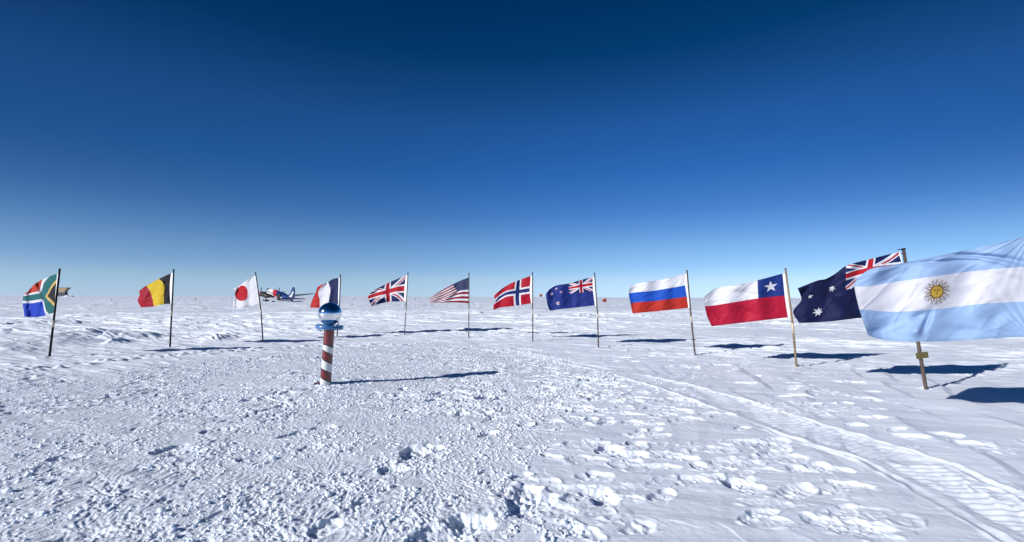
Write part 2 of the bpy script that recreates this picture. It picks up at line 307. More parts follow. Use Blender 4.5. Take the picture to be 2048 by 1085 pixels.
def plain(name, col, rough=.6, metal=0, coat=0, var=.18, scale=14, bump=.0, spec=.5):
    mt, t, b = nodes(name); L = t.links; tc = t.nodes.new('ShaderNodeTexCoord'); n = t.nodes.new('ShaderNodeTexNoise'); n.inputs['Scale'].default_value = scale; n.inputs['Detail'].default_value = 5
    cr = t.nodes.new('ShaderNodeValToRGB'); cr.color_ramp.elements[0].position = .3; cr.color_ramp.elements[1].position = .72
    cr.color_ramp.elements[0].color = tuple(max(0, c*(1-var)) for c in col)+(1,); cr.color_ramp.elements[1].color = tuple(min(1, c*(1+var)) for c in col)+(1,)
    L.new(tc.outputs['Object'], n.inputs['Vector']); L.new(n.outputs['Fac'], cr.inputs[0]); L.new(cr.outputs[0], b.inputs['Base Color'])
    b.inputs['Roughness'].default_value = rough; b.inputs['Metallic'].default_value = metal; b.inputs['Coat Weight'].default_value = coat; b.inputs['Specular IOR Level'].default_value = spec
    if bump:
        bp = t.nodes.new('ShaderNodeBump'); bp.inputs['Strength'].default_value = bump; bp.inputs['Distance'].default_value = .005; L.new(n.outputs['Fac'], bp.inputs['Height']); L.new(bp.outputs[0], b.inputs['Normal'])
    return mt
M = dict(black=plain('black_pole', (.010, .010, .013), .6, bump=.3, spec=.15), bamboo=plain('brown_cane', (.045, .034, .024), .6, bump=.4, var=.4, scale=30), ochre=plain('ochre_cane', (.21, .145, .075), .55, bump=.4, var=.45, scale=25),
         brown=plain('brown_iron', (.085, .055, .042), .5, bump=.3, var=.35), tape=plain('beige_tape', (.50, .44, .31), .6, var=.12), header=plain('white_canvas', (.78, .79, .82), .8, var=.05, scale=40),
         brass=plain('olive_plaque', (.17, .14, .05), .45, .3, var=.2), blue=plain('blue_disc_paint', (.03, .135, .34), .35, coat=.4, var=.12, scale=8), cord=plain('dark_cord', (.02, .02, .022)),
         navy=plain('aircraft_blue', (.006, .028, .14), .35, coat=.5), awhite=plain('aircraft_white', (.80, .80, .80), .35, coat=.5, var=.05), ared=plain('aircraft_red', (.55, .02, .03), .35, coat=.5),
         dark=plain('dark_cover', (.008, .008, .01), .6), glass=plain('dark_glass', (.02, .025, .03), .15), alu=plain('wing_grey', (.17, .19, .23), .45), redf=plain('marker_red', (.24, .02, .015), .7),
         straw=plain('straw_cane', (.50, .44, .34), .7), tan=plain('tan_panel', (.34, .25, .13), .6), steel=plain('dark_blue_wall', (.03, .045, .08), .6), scrap=plain('maroon_scrap', (.10, .03, .04), .7))
def cloth(name, sheen=.03, trans=.22):
    mt, t, b = nodes(name); L = t.links; at = t.nodes.new('ShaderNodeAttribute'); at.attribute_name = 'Col'
    n = t.nodes.new('ShaderNodeTexNoise'); n.inputs['Scale'].default_value = 9; n.inputs['Detail'].default_value = 4
    tc = t.nodes.new('ShaderNodeTexCoord'); mx = t.nodes.new('ShaderNodeMix'); mx.data_type = 'RGBA'; mx.blend_type = 'MULTIPLY'; mx.inputs['Factor'].default_value = 1
    cr = t.nodes.new('ShaderNodeValToRGB'); cr.color_ramp.elements[0].color = (.9, .9, .9, 1); cr.color_ramp.elements[1].color = (1, 1, 1, 1)
    L.new(tc.outputs['Object'], n.inputs['Vector']); L.new(n.outputs['Fac'], cr.inputs[0]); L.new(at.outputs['Color'], mx.inputs[6]); L.new(cr.outputs[0], mx.inputs[7])
    L.new(mx.outputs[2], b.inputs['Base Color']); b.inputs['Roughness'].default_value = .6; b.inputs['Sheen Weight'].default_value = sheen; b.inputs['Specular IOR Level'].default_value = .12
    tr = t.nodes.new('ShaderNodeBsdfTranslucent'); L.new(mx.outputs[2], tr.inputs['Color']); ms = t.nodes.new('ShaderNodeMixShader'); ms.inputs[0].default_value = trans
    o = t.nodes['Material Output']; L.new(b.outputs[0], ms.inputs[1]); L.new(tr.outputs[0], ms.inputs[2]); L.new(ms.outputs[0], o.inputs['Surface'])
    return mt
CLOTH = cloth('flag_cloth')

# loose snow clods on the trampled ground: uncountable, one object
def clods():
    rr_ = np.random.RandomState(3); import bmesh
    bm = bmesh.new(); bmesh.ops.create_icosphere(bm, subdivisions=2, radius=1); bv = np.array([v.co[:] for v in bm.verts]); bf = np.array([[v.index for v in f.verts] for f in bm.faces]); bm.free()
    N = 34000; rad = 2.3*(16/2.3)**rr_.rand(N); an = rr_.uniform(-.95, .95, N); X_ = rad*np.sin(an); Y_ = rad*np.cos(an)
    sd = poly_sd(X_, Y_, TRAMPLED); clump = gn(X_*1.3, Y_*1.0, 140)+.5*gn(X_*4, Y_*3, 141)
    keep = ((sd < .1) & (clump > -.05)) | ((sd < 1.5) & (X_ > -.5) & (clump > .62) & (rad < 9)); X_, Y_, rad = X_[keep], Y_[keep], rad[keep]; N = len(X_)
    V_ = []; F_ = []
    for i in range(N):
        s_ = min(.003 + .008*rr_.rand()**3*1.4 + .0007*rad[i], .016)*(1.7 if rr_.rand() < .03 else 1)
        A = rr_.randn(3, 3); Q, _ = np.linalg.qr(A); b = bv*(1+.42*gn(bv[:, 0]*1.7+i, bv[:, 1]*1.7+bv[:, 2]*1.3, 5))[:, None]; b = b@np.diag([1.25, 1, .7])@Q*s_
        b[:, 2] *= .8; b += (X_[i], Y_[i], ground_z(X_[i], Y_[i]) + s_*.15); V_.append(b); F_.append(bf + i*len(bv))
    V_ = np.concatenate(V_).astype(np.float32); F_ = np.concatenate(F_).astype(np.int32)
    m_ = bpy.data.meshes.new('snow_clods'); m_.vertices.add(len(V_)); m_.vertices.foreach_set('co', V_.ravel()); m_.loops.add(F_.size); m_.loops.foreach_set('vertex_index', F_.ravel())
    m_.polygons.add(len(F_)); m_.polygons.foreach_set('loop_start', np.arange(len(F_), dtype=np.int32)*3); m_.polygons.foreach_set('loop_total', np.full(len(F_), 3, np.int32)); m_.polygons.foreach_set('use_smooth', np.ones(len(F_), bool))
    m_.update(calc_edges=True); m_.materials.append(SNOW); o = bpy.data.objects.new('snow_clods', m_); C.collection.objects.link(o); tag(o, 'loose crumbs of broken snow scattered over the trampled ground', 'snow', kind='stuff')
clods()

# ------------------------------------------------------------------ flag designs: colour at (u from the hoist, v from the top)
WH = (.71, .71, .745); BK = (.012, .012, .016)
def fill(u, c): return np.tile(np.array(c, float), u.shape+(1,))
def put(a, mask, c): a[mask] = c
def star(x, y, cx, cy, Ro, Ri, n, rot=0):
    dx = x-cx; dy = cy-y; r = np.hypot(dx, dy); an = np.arctan2(dx, dy) + rot; k = np.pi/n; f = np.abs((an + k) % (2*k) - k)
    px = r*np.cos(f); py = r*np.sin(f); ax, ay = Ro, 0; bx, by = Ri*math.cos(k), Ri*math.sin(k)
    return ((bx-ax)*(py-ay) - (by-ay)*(px-ax)) > 0
def union(u, v, red=(.42, .012, .025), navy=(.010, .018, .095)):
    x = u*2; y = v; a = fill(u, navy); n = math.sqrt(5)
    d1 = (x-2*y)/n; d2 = (x-2*(1-y))/n
    for d, sgn in ((d1, 1), (d2, -1)): put(a, np.abs(d) < .1*1.0, WH)
    for d, sgn in ((d1, 1), (d2, -1)):
        s = d*sgn*np.where(x < 1, 1, -1); put(a, (s < 0.0) & (s > -.062), red)
    put(a, (np.abs(y-.5) < 1/6) | (np.abs(x-1) < 1/6), WH); put(a, (np.abs(y-.5) < .1) | (np.abs(x-1) < .1), red)
    return a
def d_sa(u, v):
    x = u*1.5; yy = np.abs(v-.5); a = np.where((v < .5)[..., None], np.array((.50, .045, .02)), np.array((.012, .05, .45)))
    h = (.5-x-yy)/math.sqrt(2); dist = np.minimum(np.abs(h), np.where(x >= .5, yy, 9))
    put(a, dist <= .175, WH); put(a, (dist <= .175) & (h > 0), (.62, .42, .13)); put(a, dist <= .105, (.014, .135, .14)); put(a, h > .165, BK); return a
def stripes_v(cs):
    def f(u, v):
        a = fill(u, cs[0]); put(a, u > 1/3, cs[1]); put(a, u > 2/3, cs[2]); return a
    return f
def stripes_h(cs):
    def f(u, v):
        a = fill(u, cs[0]); put(a, v > 1/3, cs[1]); put(a, v > 2/3, cs[2]); return a
    return f
def d_jp(u, v):
    a = fill(u, WH); put(a, np.hypot((u-.5)*1.5, v-.5) < .3, (.46, .01, .022)); return a
def d_us(u, v):
    a = fill(u, (.62, .62, .66)); put(a, (np.floor(v*13) % 2) == 0, (.22, .005, .015)); cn = (u < .4) & (v < 7/13); put(a, cn, (.010, .018, .085))
    for i in range(9):
        for j in range(11):
            if (i+j) % 2 == 0: put(a, cn & star(u*1.75, v, .7*(j+1)/12, (7/13)*(i+1)/10, .016, .0065, 5), WH)
    return a
def d_no(u, v):
    x = u*22; y = v*16; a = fill(u, (.40, .008, .025)); put(a, (np.abs(x-8) < 2) | (np.abs(y-8) < 2), WH); put(a, (np.abs(x-8) < 1) | (np.abs(y-8) < 1), (.012, .025, .13)); return a
def d_nz(u, v):
    a = fill(u, (.018, .032, .19)); cn = (u < .5) & (v < .5); a[cn] = union(u*2, v*2)[cn]
    for cx, cy, r in ((.75, .2, .05), (.66, .41, .046), (.84, .37, .05), (.75, .8, .06)):
        put(a, star(u*2, v, cx*2, cy, r*1.35, r*.56, 5), WH); put(a, star(u*2, v, cx*2, cy, r*.85, r*.34, 5), (.45, .01, .03))
    return a
def d_cl(u, v):
    a = fill(u, WH); put(a, v > .5, (.42, .012, .04)); put(a, (u < 1/3) & (v < .5), (.014, .035, .19)); put(a, star(u*1.6, v, .265, .25, .145, .056, 5), WH); return a
def d_au(u, v):
    a = fill(u, (.010, .014, .062)); cn = (u < .5) & (v < .5); a[cn] = union(u*2, v*2)[cn]
    for cx, cy, r, n in ((.25, .75, .13, 7), (.75, .83, .075, 7), (.625, .47, .075, 7), (.80, .55, .043, 5)):
        put(a, star(u*2, v, cx*2, cy, r, r*.45, n), WH)
    return a
def d_ar(u, v):
    a = fill(u, (.31, .455, .69)); put(a, (v > 1/3) & (v < 2/3), (.66, .655, .71)); x = (u-.5)*1.6*1.02; y = v-.5; r = np.hypot(x, y); an = np.arctan2(x, -y)
    k = 2*np.pi/32; idx = np.round(an/k); wavy = np.where(idx % 2 == 0, 0, .09*np.sin((r-.06)*95)); f = np.abs(an - idx*k + wavy)*r
    ray_ = (r > .052) & (r < .125) & (f < .0062*(1-.6*(r-.05)/.08)); put(a, ray_, (.20, .11, .025)); put(a, r < .058, (.22, .12, .02)); put(a, r < .052, (.66, .42, .06))
    for ex in (-.018, .018):
        put(a, (np.abs(x-ex) < .010) & (np.abs(y+.012) < .0035), (.15, .08, .02)); put(a, (np.abs(x-ex) < .013) & (np.abs(y+.021) < .0028), (.22, .12, .02))
    put(a, (np.abs(x+.003) < .003) & (np.abs(y) < .012), (.25, .14, .02)); put(a, (np.abs(x) < .013) & (np.abs(y-.022) < .0035), (.15, .08, .02)); return a

# ------------------------------------------------------------------ flags
def cr_w(xs, q):
    """Catmull-Rom weights on uneven knots xs (Hermite with finite differences): matrix len(q) x len(xs)"""
    n = len(xs); Wm = np.zeros((len(q), n)); D = np.zeros((n, n))
    for i in range(n):
        lo_, hi = max(i-1, 0), min(i+1, n-1); D[i, hi] += 1/(xs[hi]-xs[lo_]); D[i, lo_] -= 1/(xs[hi]-xs[lo_])
    for k, t in enumerate(q):
        i = int(np.clip(np.searchsorted(xs, t, side='right')-1, 0, n-2)); hh = xs[i+1]-xs[i]; s = (t-xs[i])/hh
        Wm[k, i] += 2*s**3-3*s**2+1; Wm[k, i+1] += -2*s**3+3*s**2
        Wm[k] += hh*(s**3-2*s**2+s)*D[i] + hh*(s**3-s**2)*D[i+1]
    return Wm
def make_flag(spec):
    base = foot(*spec['pole'][0]); pole = [base]
    for px, py in spec['pole'][1:]:
        d = ray(px, py); t = base[1]/d[1]; pole.append(CAM + d*t)
    root = empty('flagpole', base, spec['label'], 'flag', 'national flags on poles round the post')
    r0 = spec.get('r', .019); pm = M[spec['pm']]
    down = base - np.array([(pole[1]-base)[0]*.15, 0, .28]); tot = pole
    MB().tube([down]+pole, [r0]*(len(pole))+[r0*.85], 14).build('pole', pm, root)
    MB().tube([pole[-1], pole[-1]+(pole[-1]-base)/np.linalg.norm(pole[-1]-base)*.018], [r0*1.15, r0*1.05], 14).build('pole_cap', M['dark'], root)
    if 'band' in spec:
        y0, y1 = spec['band']; zs = []
        for yb in (y0, y1):
            # point on the pole at picture height yb
            best = None
            for a, b in zip(pole[:-1], pole[1:]):
                for k in range(101):
                    p = a+(b-a)*k/100; q = p-CAM; py = H0/2 - F*(q@UP)/(q@F0)
                    if best is None or abs(py-yb) < best[0]: best = (abs(py-yb), p)
            zs.append(best[1])
        MB().tube(zs, r0*1.18, 14).build('joint_tape', M['tape'], root)
    # cloth
    ox, oy, sc = spec['win']; us = np.array(spec['u']); vs = np.array(spec['v']); L = np.array(spec['g'], float)/sc; L[..., 0] += ox; L[..., 1] += oy
    nu, nv = spec.get('res', (170, 110)); qu = np.linspace(0, 1, nu); qv = np.linspace(0, 1, nv)
    P = np.einsum('ui,vj,ijk->uvk', cr_w(us, qu), cr_w(vs, qv), L)
    Ug, Vg = np.meshgrid(qu, qv, indexing='ij')
    up = pole[-1]-base; wind = np.array([wx, wy, 0.0]); wa = R(spec.get('turn', 0)); wind = np.array([wind[0]*math.cos(wa)-wind[1]*math.sin(wa), wind[0]*math.sin(wa)+wind[1]*math.cos(wa), 0])
    nn = np.cross(wind, up); nn /= np.linalg.norm(nn); nn = nn if nn[1] < 0 else -nn      # towards the camera
    sd = spec['seed']; asp = spec.get('asp', 1.6); x = Ug*asp; y = Vg
    A = spec.get('amp', 1.0)
    grow = sst(0, .35, Ug)
    wv = .045*grow*np.sin(2*math.pi*(x/.62 - .35*y) + sd) + .035*grow*np.sin(2*math.pi*(x/1.05 + .45*y)+2.1*sd)
    # tension folds fanning from the two hoist corners, and loose creases
    for cy, s in ((0, 1), (1, -1)):
        an = np.arctan2(x+.02, (y-cy)*s + .05); rr = np.hypot(x, y-cy); wv = wv + .011*gn(an*9, rr*.8, 300+int(sd*10)+s)*np.exp(-rr/.8)*sst(0, .12, rr)
    q1 = x*.9+y*.5; q2 = -x*.5+y*.9; wv = wv + .020*gn(q1*1.6, q2*4.0, 320+int(sd*10))*sst(0, .15, Ug) + .0065*gn(q1*5, q2*11, 330+int(sd*10))*sst(0, .15, Ug)
    rd = 1-np.abs(gn(q1*1.5+3, q2*3.2, 340+int(sd*10)))*2; wv = wv + .014*np.clip(rd, 0, 1)**3*sst(.05, .3, Ug)
    rd2 = 1-np.abs(gn(q1*3.1+7, q2*7.5, 350+int(sd*10)))*2; wv = wv + spec.get('crease', .6)*.006*np.clip(rd2, 0, 1)**2*sst(.05, .3, Ug)*sst(-.3, .5, gn(x*1.7, y*2.2, 360+int(sd*10)))
    for (fu, fv, ax_, ay_, rot_, am) in spec.get('folds', []):       # individual folds seen in the cloth
        c_, s_ = math.cos(R(rot_)), math.sin(R(rot_)); X1 = (Ug-fu)*asp; Y1 = Vg-fv; a1 = X1*c_+Y1*s_; b1 = -X1*s_+Y1*c_; wv = wv + 1.5*am*np.exp(-(a1/ax_)**2-(b1/ay_)**2)
    w_ = A*wv
    D = F0[None, None] + RT*((P[..., 0:1]-W0/2)/F) + UP*((H0/2-P[..., 1:2])/F)
    t = ((nn@(base-CAM)) + w_)/(D@nn); V = CAM + D*t[..., None]
    col = spec['design'](Ug, Vg)
    ed = np.minimum((1-Ug)*asp, np.minimum(Vg, 1-Vg)); st = np.where((ed < .013) | (np.abs(ed-.020) < .0022), .84, 1.0); col = col*st[..., None]
    Ii = np.arange(nu*nv).reshape(nu, nv); fc = np.stack([Ii[:-1, :-1], Ii[1:, :-1], Ii[1:, 1:], Ii[:-1, 1:]], -1).reshape(-1, 4)
    o = link('flag', V.reshape(-1, 3), fc, CLOTH, root)
    ca = o.data.color_attributes.new('Col', 'FLOAT_COLOR', 'POINT'); ca.data.foreach_set('color', np.concatenate([col.reshape(-1, 3), np.ones((nu*nv, 1))], 1).ravel())
    # hoist sleeve between cloth and pole
    hv = []; n = 30; ax = []
    for k in range(n):
        p = V[0, int(k*(nv-1)/(n-1))]; sgm = None
        for a, b in zip(pole[:-1], pole[1:]):
            if min(a[2], b[2])-1e-6 <= p[2] <= max(a[2], b[2])+1e-6: sgm = a + (b-a)*(p[2]-a[2])/(b[2]-a[2])
        if sgm is None: sgm = pole[-1]
        d = sgm - p; hv.append(p + nn*.002); hv.append(p + d*max(0.0, 1-(r0*.9)/max(np.linalg.norm(d), 1e-6))*spec.get('sleeve', .97) + nn*(.004+.004*math.sin(k*.9)))
        ax.append(sgm)
    if spec.get('sleeve', .8) > 0:
        link('hoist_sleeve', hv, [(2*k, 2*k+1, 2*k+3, 2*k+2) for k in range(n-1)], M['header'], root)
    for k in (1, n-2):
        tb = MB()
        q = hv[2*k+1]; c = ax[k]; tb.tube([q, c + nn*r0*1.2, c + np.array([0, 0, .012])], .005, 6)
        tb.build('tie_cord', M['cord'], root)
    return root, base, pole
Z1 = (0, 500, 4.52); Z2 = (400, 500, 4.932); Z4 = (700, 520, 5.12); Z5 = (1050, 520, 5.12); Z6 = (1380, 470, 3.7404)
FL = [
 dict(label='South African flag on the black pole, leftmost flag, a tan-roofed building behind', pole=[(99,713),(119.5,539)], band=(641,655), pm='black', r=.023, win=Z1, asp=1.5, seed=1.3, amp=.45, design=d_sa,
      u=[0,.1,.18,.4,.7,1], v=[0,.33,.67,1], g=[[(518,215),(507,330),(498,450),(490,570)],[(446,241),(462,338),(462,470),(440,580)],[(378,271),(420,370),(425,475),(412,594)],[(322,304),(347,377),(378,468),(352,606)],[(285,338),(275,393),(290,481),(290,609)],[(248,385),(214,408),(206,482),(222,606)]]),
 dict(label='Belgian black, yellow and red flag on a black pole', pole=[(340,695),(347.5,540)], band=(622,633), pm='black', r=.022, win=(260,530,10.85), asp=1.5, seed=2.2, amp=.5, design=stripes_v([BK,(.66,.46,.03),(.36,.008,.025)]),
      u=[0,.333,.667,.85,1], v=[0,.33,.67,1], g=[[(893,180),(868,400),(866,640),(880,848)],[(628,305),(738,430),(735,680),(735,855)],[(352,455),(440,590),(485,740),(518,905)],[(255,520),(285,650),(300,790),(370,918)],[(190,575),(212,640),(168,780),(240,925)]]),
 dict(label='Japanese white flag with red disc on a bent dark pole', pole=[(526,684),(522,622),(511,546)], band=(620,628), pm='bamboo', r=.020, win=Z2, asp=1.5, seed=3.1, amp=.5, design=d_jp,
      u=[0,.3,.5,.7,1], v=[0,.2,.5,.8,1], g=[[(538,258),(545,300),(560,395),(574,480),(585,532)],[(465,295),(466,335),(471,425),(476,510),(480,558)],[(400,348),(400,357),(408,430),(410,504),(405,573)],[(350,374),(356,390),(348,440),(352,510),(350,575)],[(297,408),(342,404),(343,450),(330,520),(326,573)]]),
 dict(label='French blue, white and red flag just behind the mirrored ball', pole=[(674,673),(679,612),(681,550)], pm='bamboo', r=.022, win=(600,540,9.04), asp=1.5, seed=4.0, amp=.45, design=stripes_v([(.022,.03,.10),WH,(.46,.025,.025)]),
      u=[0,.17,.333,.667,1], v=[0,.33,.67,1], g=[[(700,147),(695,300),(690,470),(690,622)],[(600,165),(625,325),(618,485),(600,632)],[(510,218),(550,360),(533,500),(512,640)],[(435,245),(330,400),(352,540),(357,685)],[(318,312),(275,430),(215,560),(180,685)]]),
 dict(label='British flag with red cross and diagonals on a thin dark pole', pole=[(809,670),(816,546)], band=(617,627), pm='bamboo', win=Z4, asp=1.65, seed=5.0, amp=.5, design=union,
      u=[0,.25,.5,.75,1], v=[0,.25,.5,.75,1], g=[[(572,160),(565,225),(558,295),(556,360),(555,424)],[(480,198),(485,245),(475,300),(485,362),(480,427)],[(388,238),(385,280),(385,325),(390,380),(395,432)],[(310,278),(290,310),(280,352),(290,400),(300,452)],[(240,316),(205,345),(184,382),(200,430),(225,478)]]),
 dict(label='American flag with stars and stripes on a thin dark pole', pole=[(937.5,676),(938,547)], band=(617,627), pm='bamboo', win=Z4, asp=1.7, seed=6.0, amp=.5, design=d_us, sleeve=0, res=(240,150),
      u=[0,.2,.4,.7,1], v=[0,.27,.54,.77,1], g=[[(1220,180),(1221,240),(1222,305),(1222,375),(1222,446)],[(1135,212),(1140,260),(1145,312),(1135,375),(1130,440)],[(1055,250),(1075,290),(1095,330),(1050,388),(1030,437)],[(930,318),(948,352),(960,388),(930,418),(920,440)],[(820,390),(812,402),(835,416),(812,432),(820,445)]]),
 dict(label='Norwegian red flag with a white-edged blue cross', pole=[(1065.5,683),(1065,546)], band=(620,630), pm='bamboo', win=Z4, asp=1.5, seed=7.0, amp=.5, design=d_no,
      u=[0,.364,.6,.8,1], v=[0,.25,.5,.75,1], g=[[(1850,165),(1846,235),(1840,308),(1846,380),(1855,446)],[(1725,210),(1720,265),(1716,328),(1714,400),(1718,468)],[(1640,245),(1625,290),(1605,345),(1610,410),(1620,480)],[(1555,298),(1535,335),(1532,388),(1540,440),(1545,488)],[(1480,362),(1476,385),(1490,430),(1468,470),(1470,514)]]),
 dict(label='New Zealand blue flag with four red-centred stars', pole=[(1197,695),(1195,626),(1189,547)], band=(627,638), pm='bamboo', win=Z5, asp=2, seed=8.0, amp=.6, design=d_nz, res=(240,130),
      u=[0,.25,.5,.75,.9,1], v=[0,.25,.5,.75,1], folds=[(.82,.5,.09,.5,20,-.06),(.45,.8,.12,.35,-10,-.05)], g=[[(693,176),(694,248),(697,320),(706,395),(715,468)],[(570,207),(574,268),(578,335),(580,410),(585,482)],[(452,242),(448,292),(455,345),(460,420),(470,495)],[(325,262),(318,305),(325,360),(335,430),(345,508)],[(255,300),(245,340),(250,400),(258,465),(275,520)],[(213,350),(214,372),(222,415),(232,465),(250,516)]]),
 dict(label='Russian white, blue and red striped flag on a leaning pole', pole=[(1390,709),(1382,633),(1374,542)], band=(634,645), pm='brown', r=.021, win=Z5, asp=1.6, seed=9.4, amp=.7, design=stripes_h([WH,(.015,.085,.47),(.44,.03,.02)]), res=(220,140),
      u=[0,.3,.6,.85,1], v=[0,.333,.667,1], g=[[(1642,142),(1640,262),(1658,378),(1672,492)],[(1470,188),(1470,292),(1480,402),(1500,512)],[(1300,218),(1290,320),(1305,425),(1320,530)],[(1150,242),(1140,332),(1155,435),(1175,543)],[(1075,275),(1062,345),(1080,445),(1102,551)]]),
 dict(label='Chilean flag, white star on blue, on an ochre cane pole', pole=[(1593,733),(1584.5,644),(1571,539)], band=(647,668), pm='ochre', r=.022, win=Z6, asp=1.6, seed=10.2, amp=.8, design=d_cl, res=(260,160),
      folds=[(.5,.3,.25,.07,-28,-.04),(.52,.75,.22,.08,-30,-.045),(.8,.8,.12,.2,10,-.03)],
      u=[0,.333,.6,.85,1], v=[0,.25,.5,.75,1], g=[[(692,290),(700,372),(708,455),(720,540),(733,618)],[(505,340),(508,405),(512,475),(528,560),(545,640)],[(355,372),(350,435),(355,500),(370,580),(390,658)],[(195,400),(185,460),(190,527),(210,600),(245,675)],[(108,458),(107,495),(111,535),(128,610),(162,685)]]),
 dict(label='Australian navy flag partly behind the pale blue and white flag, small plaque on its pole', pole=[(1852,777),(1838,696),(1807,499)], pm='brown', r=.026, win=Z6, asp=2, seed=11.0, amp=.8, design=d_au, res=(320,180), crease=1.2, sleeve=.35,
      folds=[(.52,.72,.3,.08,-38,-.05),(.55,.95,.15,.1,0,.03),(.9,.25,.1,.12,30,-.06)],
      u=[0,.25,.5,.625,.75,.8,1], v=[0,.25,.5,.75,1], g=[[(1560,128),(1590,240),(1620,355),(1648,470),(1676,590)],[(1355,180),(1345,262),(1362,370),(1400,490),(1420,608)],[(1168,232),(1167,310),(1166,410),(1190,520),(1220,628)],[(1085,292),(1078,345),(1058,412),(1060,520),(1080,645)],[(1010,332),(985,362),(980,435),(965,540),(950,655)],[(960,340),(915,385),(895,445),(900,545),(905,658)],[(805,400),(825,450),(830,495),(772,575),(815,660)]]),
 dict(label='Argentine pale blue and white flag with a golden sun, nearest of all the flags', pole=[(2094,866),(2058,455)], pm='brown', r=.022, win=(1648,460,2.7125), asp=1.6, seed=12.5, amp=.9, design=d_ar, res=(420,260), crease=1.6,
      folds=[(.28,.12,.55,.035,-24,-.045),(.22,.2,.4,.03,-28,.03),(.6,.72,.09,.05,20,-.05),(.62,.88,.06,.06,0,.05),(.56,.8,.03,.1,-20,-.05),(.86,.12,.08,.12,0,.05),(.5,.42,.4,.05,-20,.02),(.2,.8,.07,.09,-60,-.035),(.45,.12,.3,.035,-15,-.035),(.85,.9,.3,.06,20,-.04),(.75,.85,.2,.04,25,.03),(.1,.45,.3,.04,-20,-.02),(.33,.92,.3,.05,-10,-.03)],
      u=[0,.25,.5,.75,.9,1], v=[0,.333,.667,1], g=[[(1125,28),(1125,197),(1130,388),(1135,577)],[(850,95),(860,218),(865,402),(870,592)],[(612,143),(612,250),(612,430),(612,606)],[(390,188),(385,283),(385,446),(385,603)],[(255,212),(240,306),(250,437),(285,588)],[(178,262),(165,308),(192,432),(238,572)]]),
]
for sp in FL:
    root, base, pole = make_flag(sp)
    if sp['design'] is d_au:
        ctr = pole[1] - np.array([0, .034, .055]); dd = (pole[2]-pole[0]); dd /= np.linalg.norm(dd); rt = np.cross(dd, [0, 1, 0]); rt /= np.linalg.norm(rt)
        ctr = pole[0] + (pole[1]-pole[0])*.82 - np.array([0, .034, 0])
        MB().box(ctr, rt*.098, [0, .004, 0], dd*.05).build('plaque', M['brass'], root, False)
        top = pole[-1]; MB().box(top - np.array([.03, 0, 0]), [.055, 0, .006], [0, .02, 0], [0, 0, .007]).build('top_bracket', M['black'], root, False)
    if sp['design'] is not d_ar and sp['design'] is not d_us:
        pass

# ------------------------------------------------------------------ ceremonial post
b0 = foot(651, 768); d = ray(659, 657); topp = CAM + d*(b0[1]/d[1]); axis = topp-b0; hgt = np.linalg.norm(axis); axis /= hgt
post = empty('ceremonial_post', b0, 'red and white striped post topped by a blue disc and a mirrored ball', 'post')
mt, t, b = nodes('post_paint'); at = t.nodes.new('ShaderNodeAttribute'); at.attribute_name = 'Col'; t.links.new(at.outputs['Color'], b.inputs['Base Color'])
b.inputs['Roughness'].default_value = .22; b.inputs['Coat Weight'].default_value = .6; b.inputs['Coat Roughness'].default_value = .08
nz = t.nodes.new('ShaderNodeTexNoise'); nz.inputs['Scale'].default_value = 7; bp = t.nodes.new('ShaderNodeBump'); bp.inputs['Strength'].default_value = .25; bp.inputs['Distance'].default_value = .01; t.links.new(nz.outputs['Fac'], bp.inputs['Height']); t.links.new(bp.outputs[0], b.inputs['Normal'])
POSTM = mt
e1 = np.cross(axis, [0, 1, 0]); e1 /= np.linalg.norm(e1); e2 = np.cross(e1, axis)      # e1 to the right
if e1[0] < 0: e1 = -e1
if e2[1] < 0: e2 = -e2                                       # away from the camera
nth, nz_ = 160, 420; v = []; cl = []; z0 = -.25; pr = .083
for i in range(nz_):
    zz = z0 + (hgt-z0)*i/(nz_-1)
    rr = pr*(1.06 - .06*max(zz, 0)/hgt)
    for k in range(nth):
        th = 2*math.pi*k/nth - math.pi/2                    # 0 = right, -90 deg = front; seam at the back
        th = (th + math.pi*1.5) % (2*math.pi) - math.pi*1.5  # from -270 to 90
        v.append(b0 + axis*zz + rr*(e1*math.cos(th) + e2*math.sin(th)))
        pyt = 768 - zz/hgt*(768-657)                         # picture height at the axis
        left = (math.cos(th)); f_ = (th + math.pi/2)/math.pi  # -.5 at the left edge, +.5 at the right
        e = pyt - 15*f_ - 12*0
        # e is the picture height of the band measured at the axis
        c = (.15, .008, .012); P_ = 36.4; ph = ((e - 694.5) % P_)
        zc = pyt - 3*f_
        if e > 690:
            if zc < 688.5: c = (.15, .008, .012)
            elif zc < 690.6: c = (.006, .006, .006)
            elif ph < 7.7 or ph > 27.5: c = (.66, .67, .66)
            elif ph < 10.7 or ph > 24.5: c = (.006, .006, .006)
        elif zc > 688.5: c = (.006, .006, .006)
        cl += [*c, 1]
fc = [(i*nth+k, i*nth+(k+1) % nth, (i+1)*nth+(k+1) % nth, (i+1)*nth+k) for i in range(nz_-1) for k in range(nth)]
o = link('striped_pole', v, fc, POSTM, post); ca = o.data.color_attributes.new('Col', 'FLOAT_COLOR', 'POINT'); ca.data.foreach_set('color', cl)
dr0, dh = .219, .058; mb = MB()
prof = [(0, 0), (dr0-.006, 0), (dr0, .006), (dr0, dh-.006), (dr0-.006, dh), (0, dh)]; n = 96; vv = []
tilt = axis + np.array([.02, 0, 0]); tilt /= np.linalg.norm(tilt); t1 = np.cross(tilt, [0, 1, 0]); t1 /= np.linalg.norm(t1); t2 = np.cross(tilt, t1)
for (r_, z_) in prof:
    for k in range(n): q = 2*math.pi*k/n; vv.append(topp + tilt*(z_-.008) + r_*(t1*math.cos(q)+t2*math.sin(q)))
ff = [(i*n+k, i*n+(k+1) % n, (i+1)*n+(k+1) % n, (i+1)*n+k) for i in range(len(prof)-1) for k in range(n)]
disc = link('round_disc', vv, ff, M['blue'], post, True)
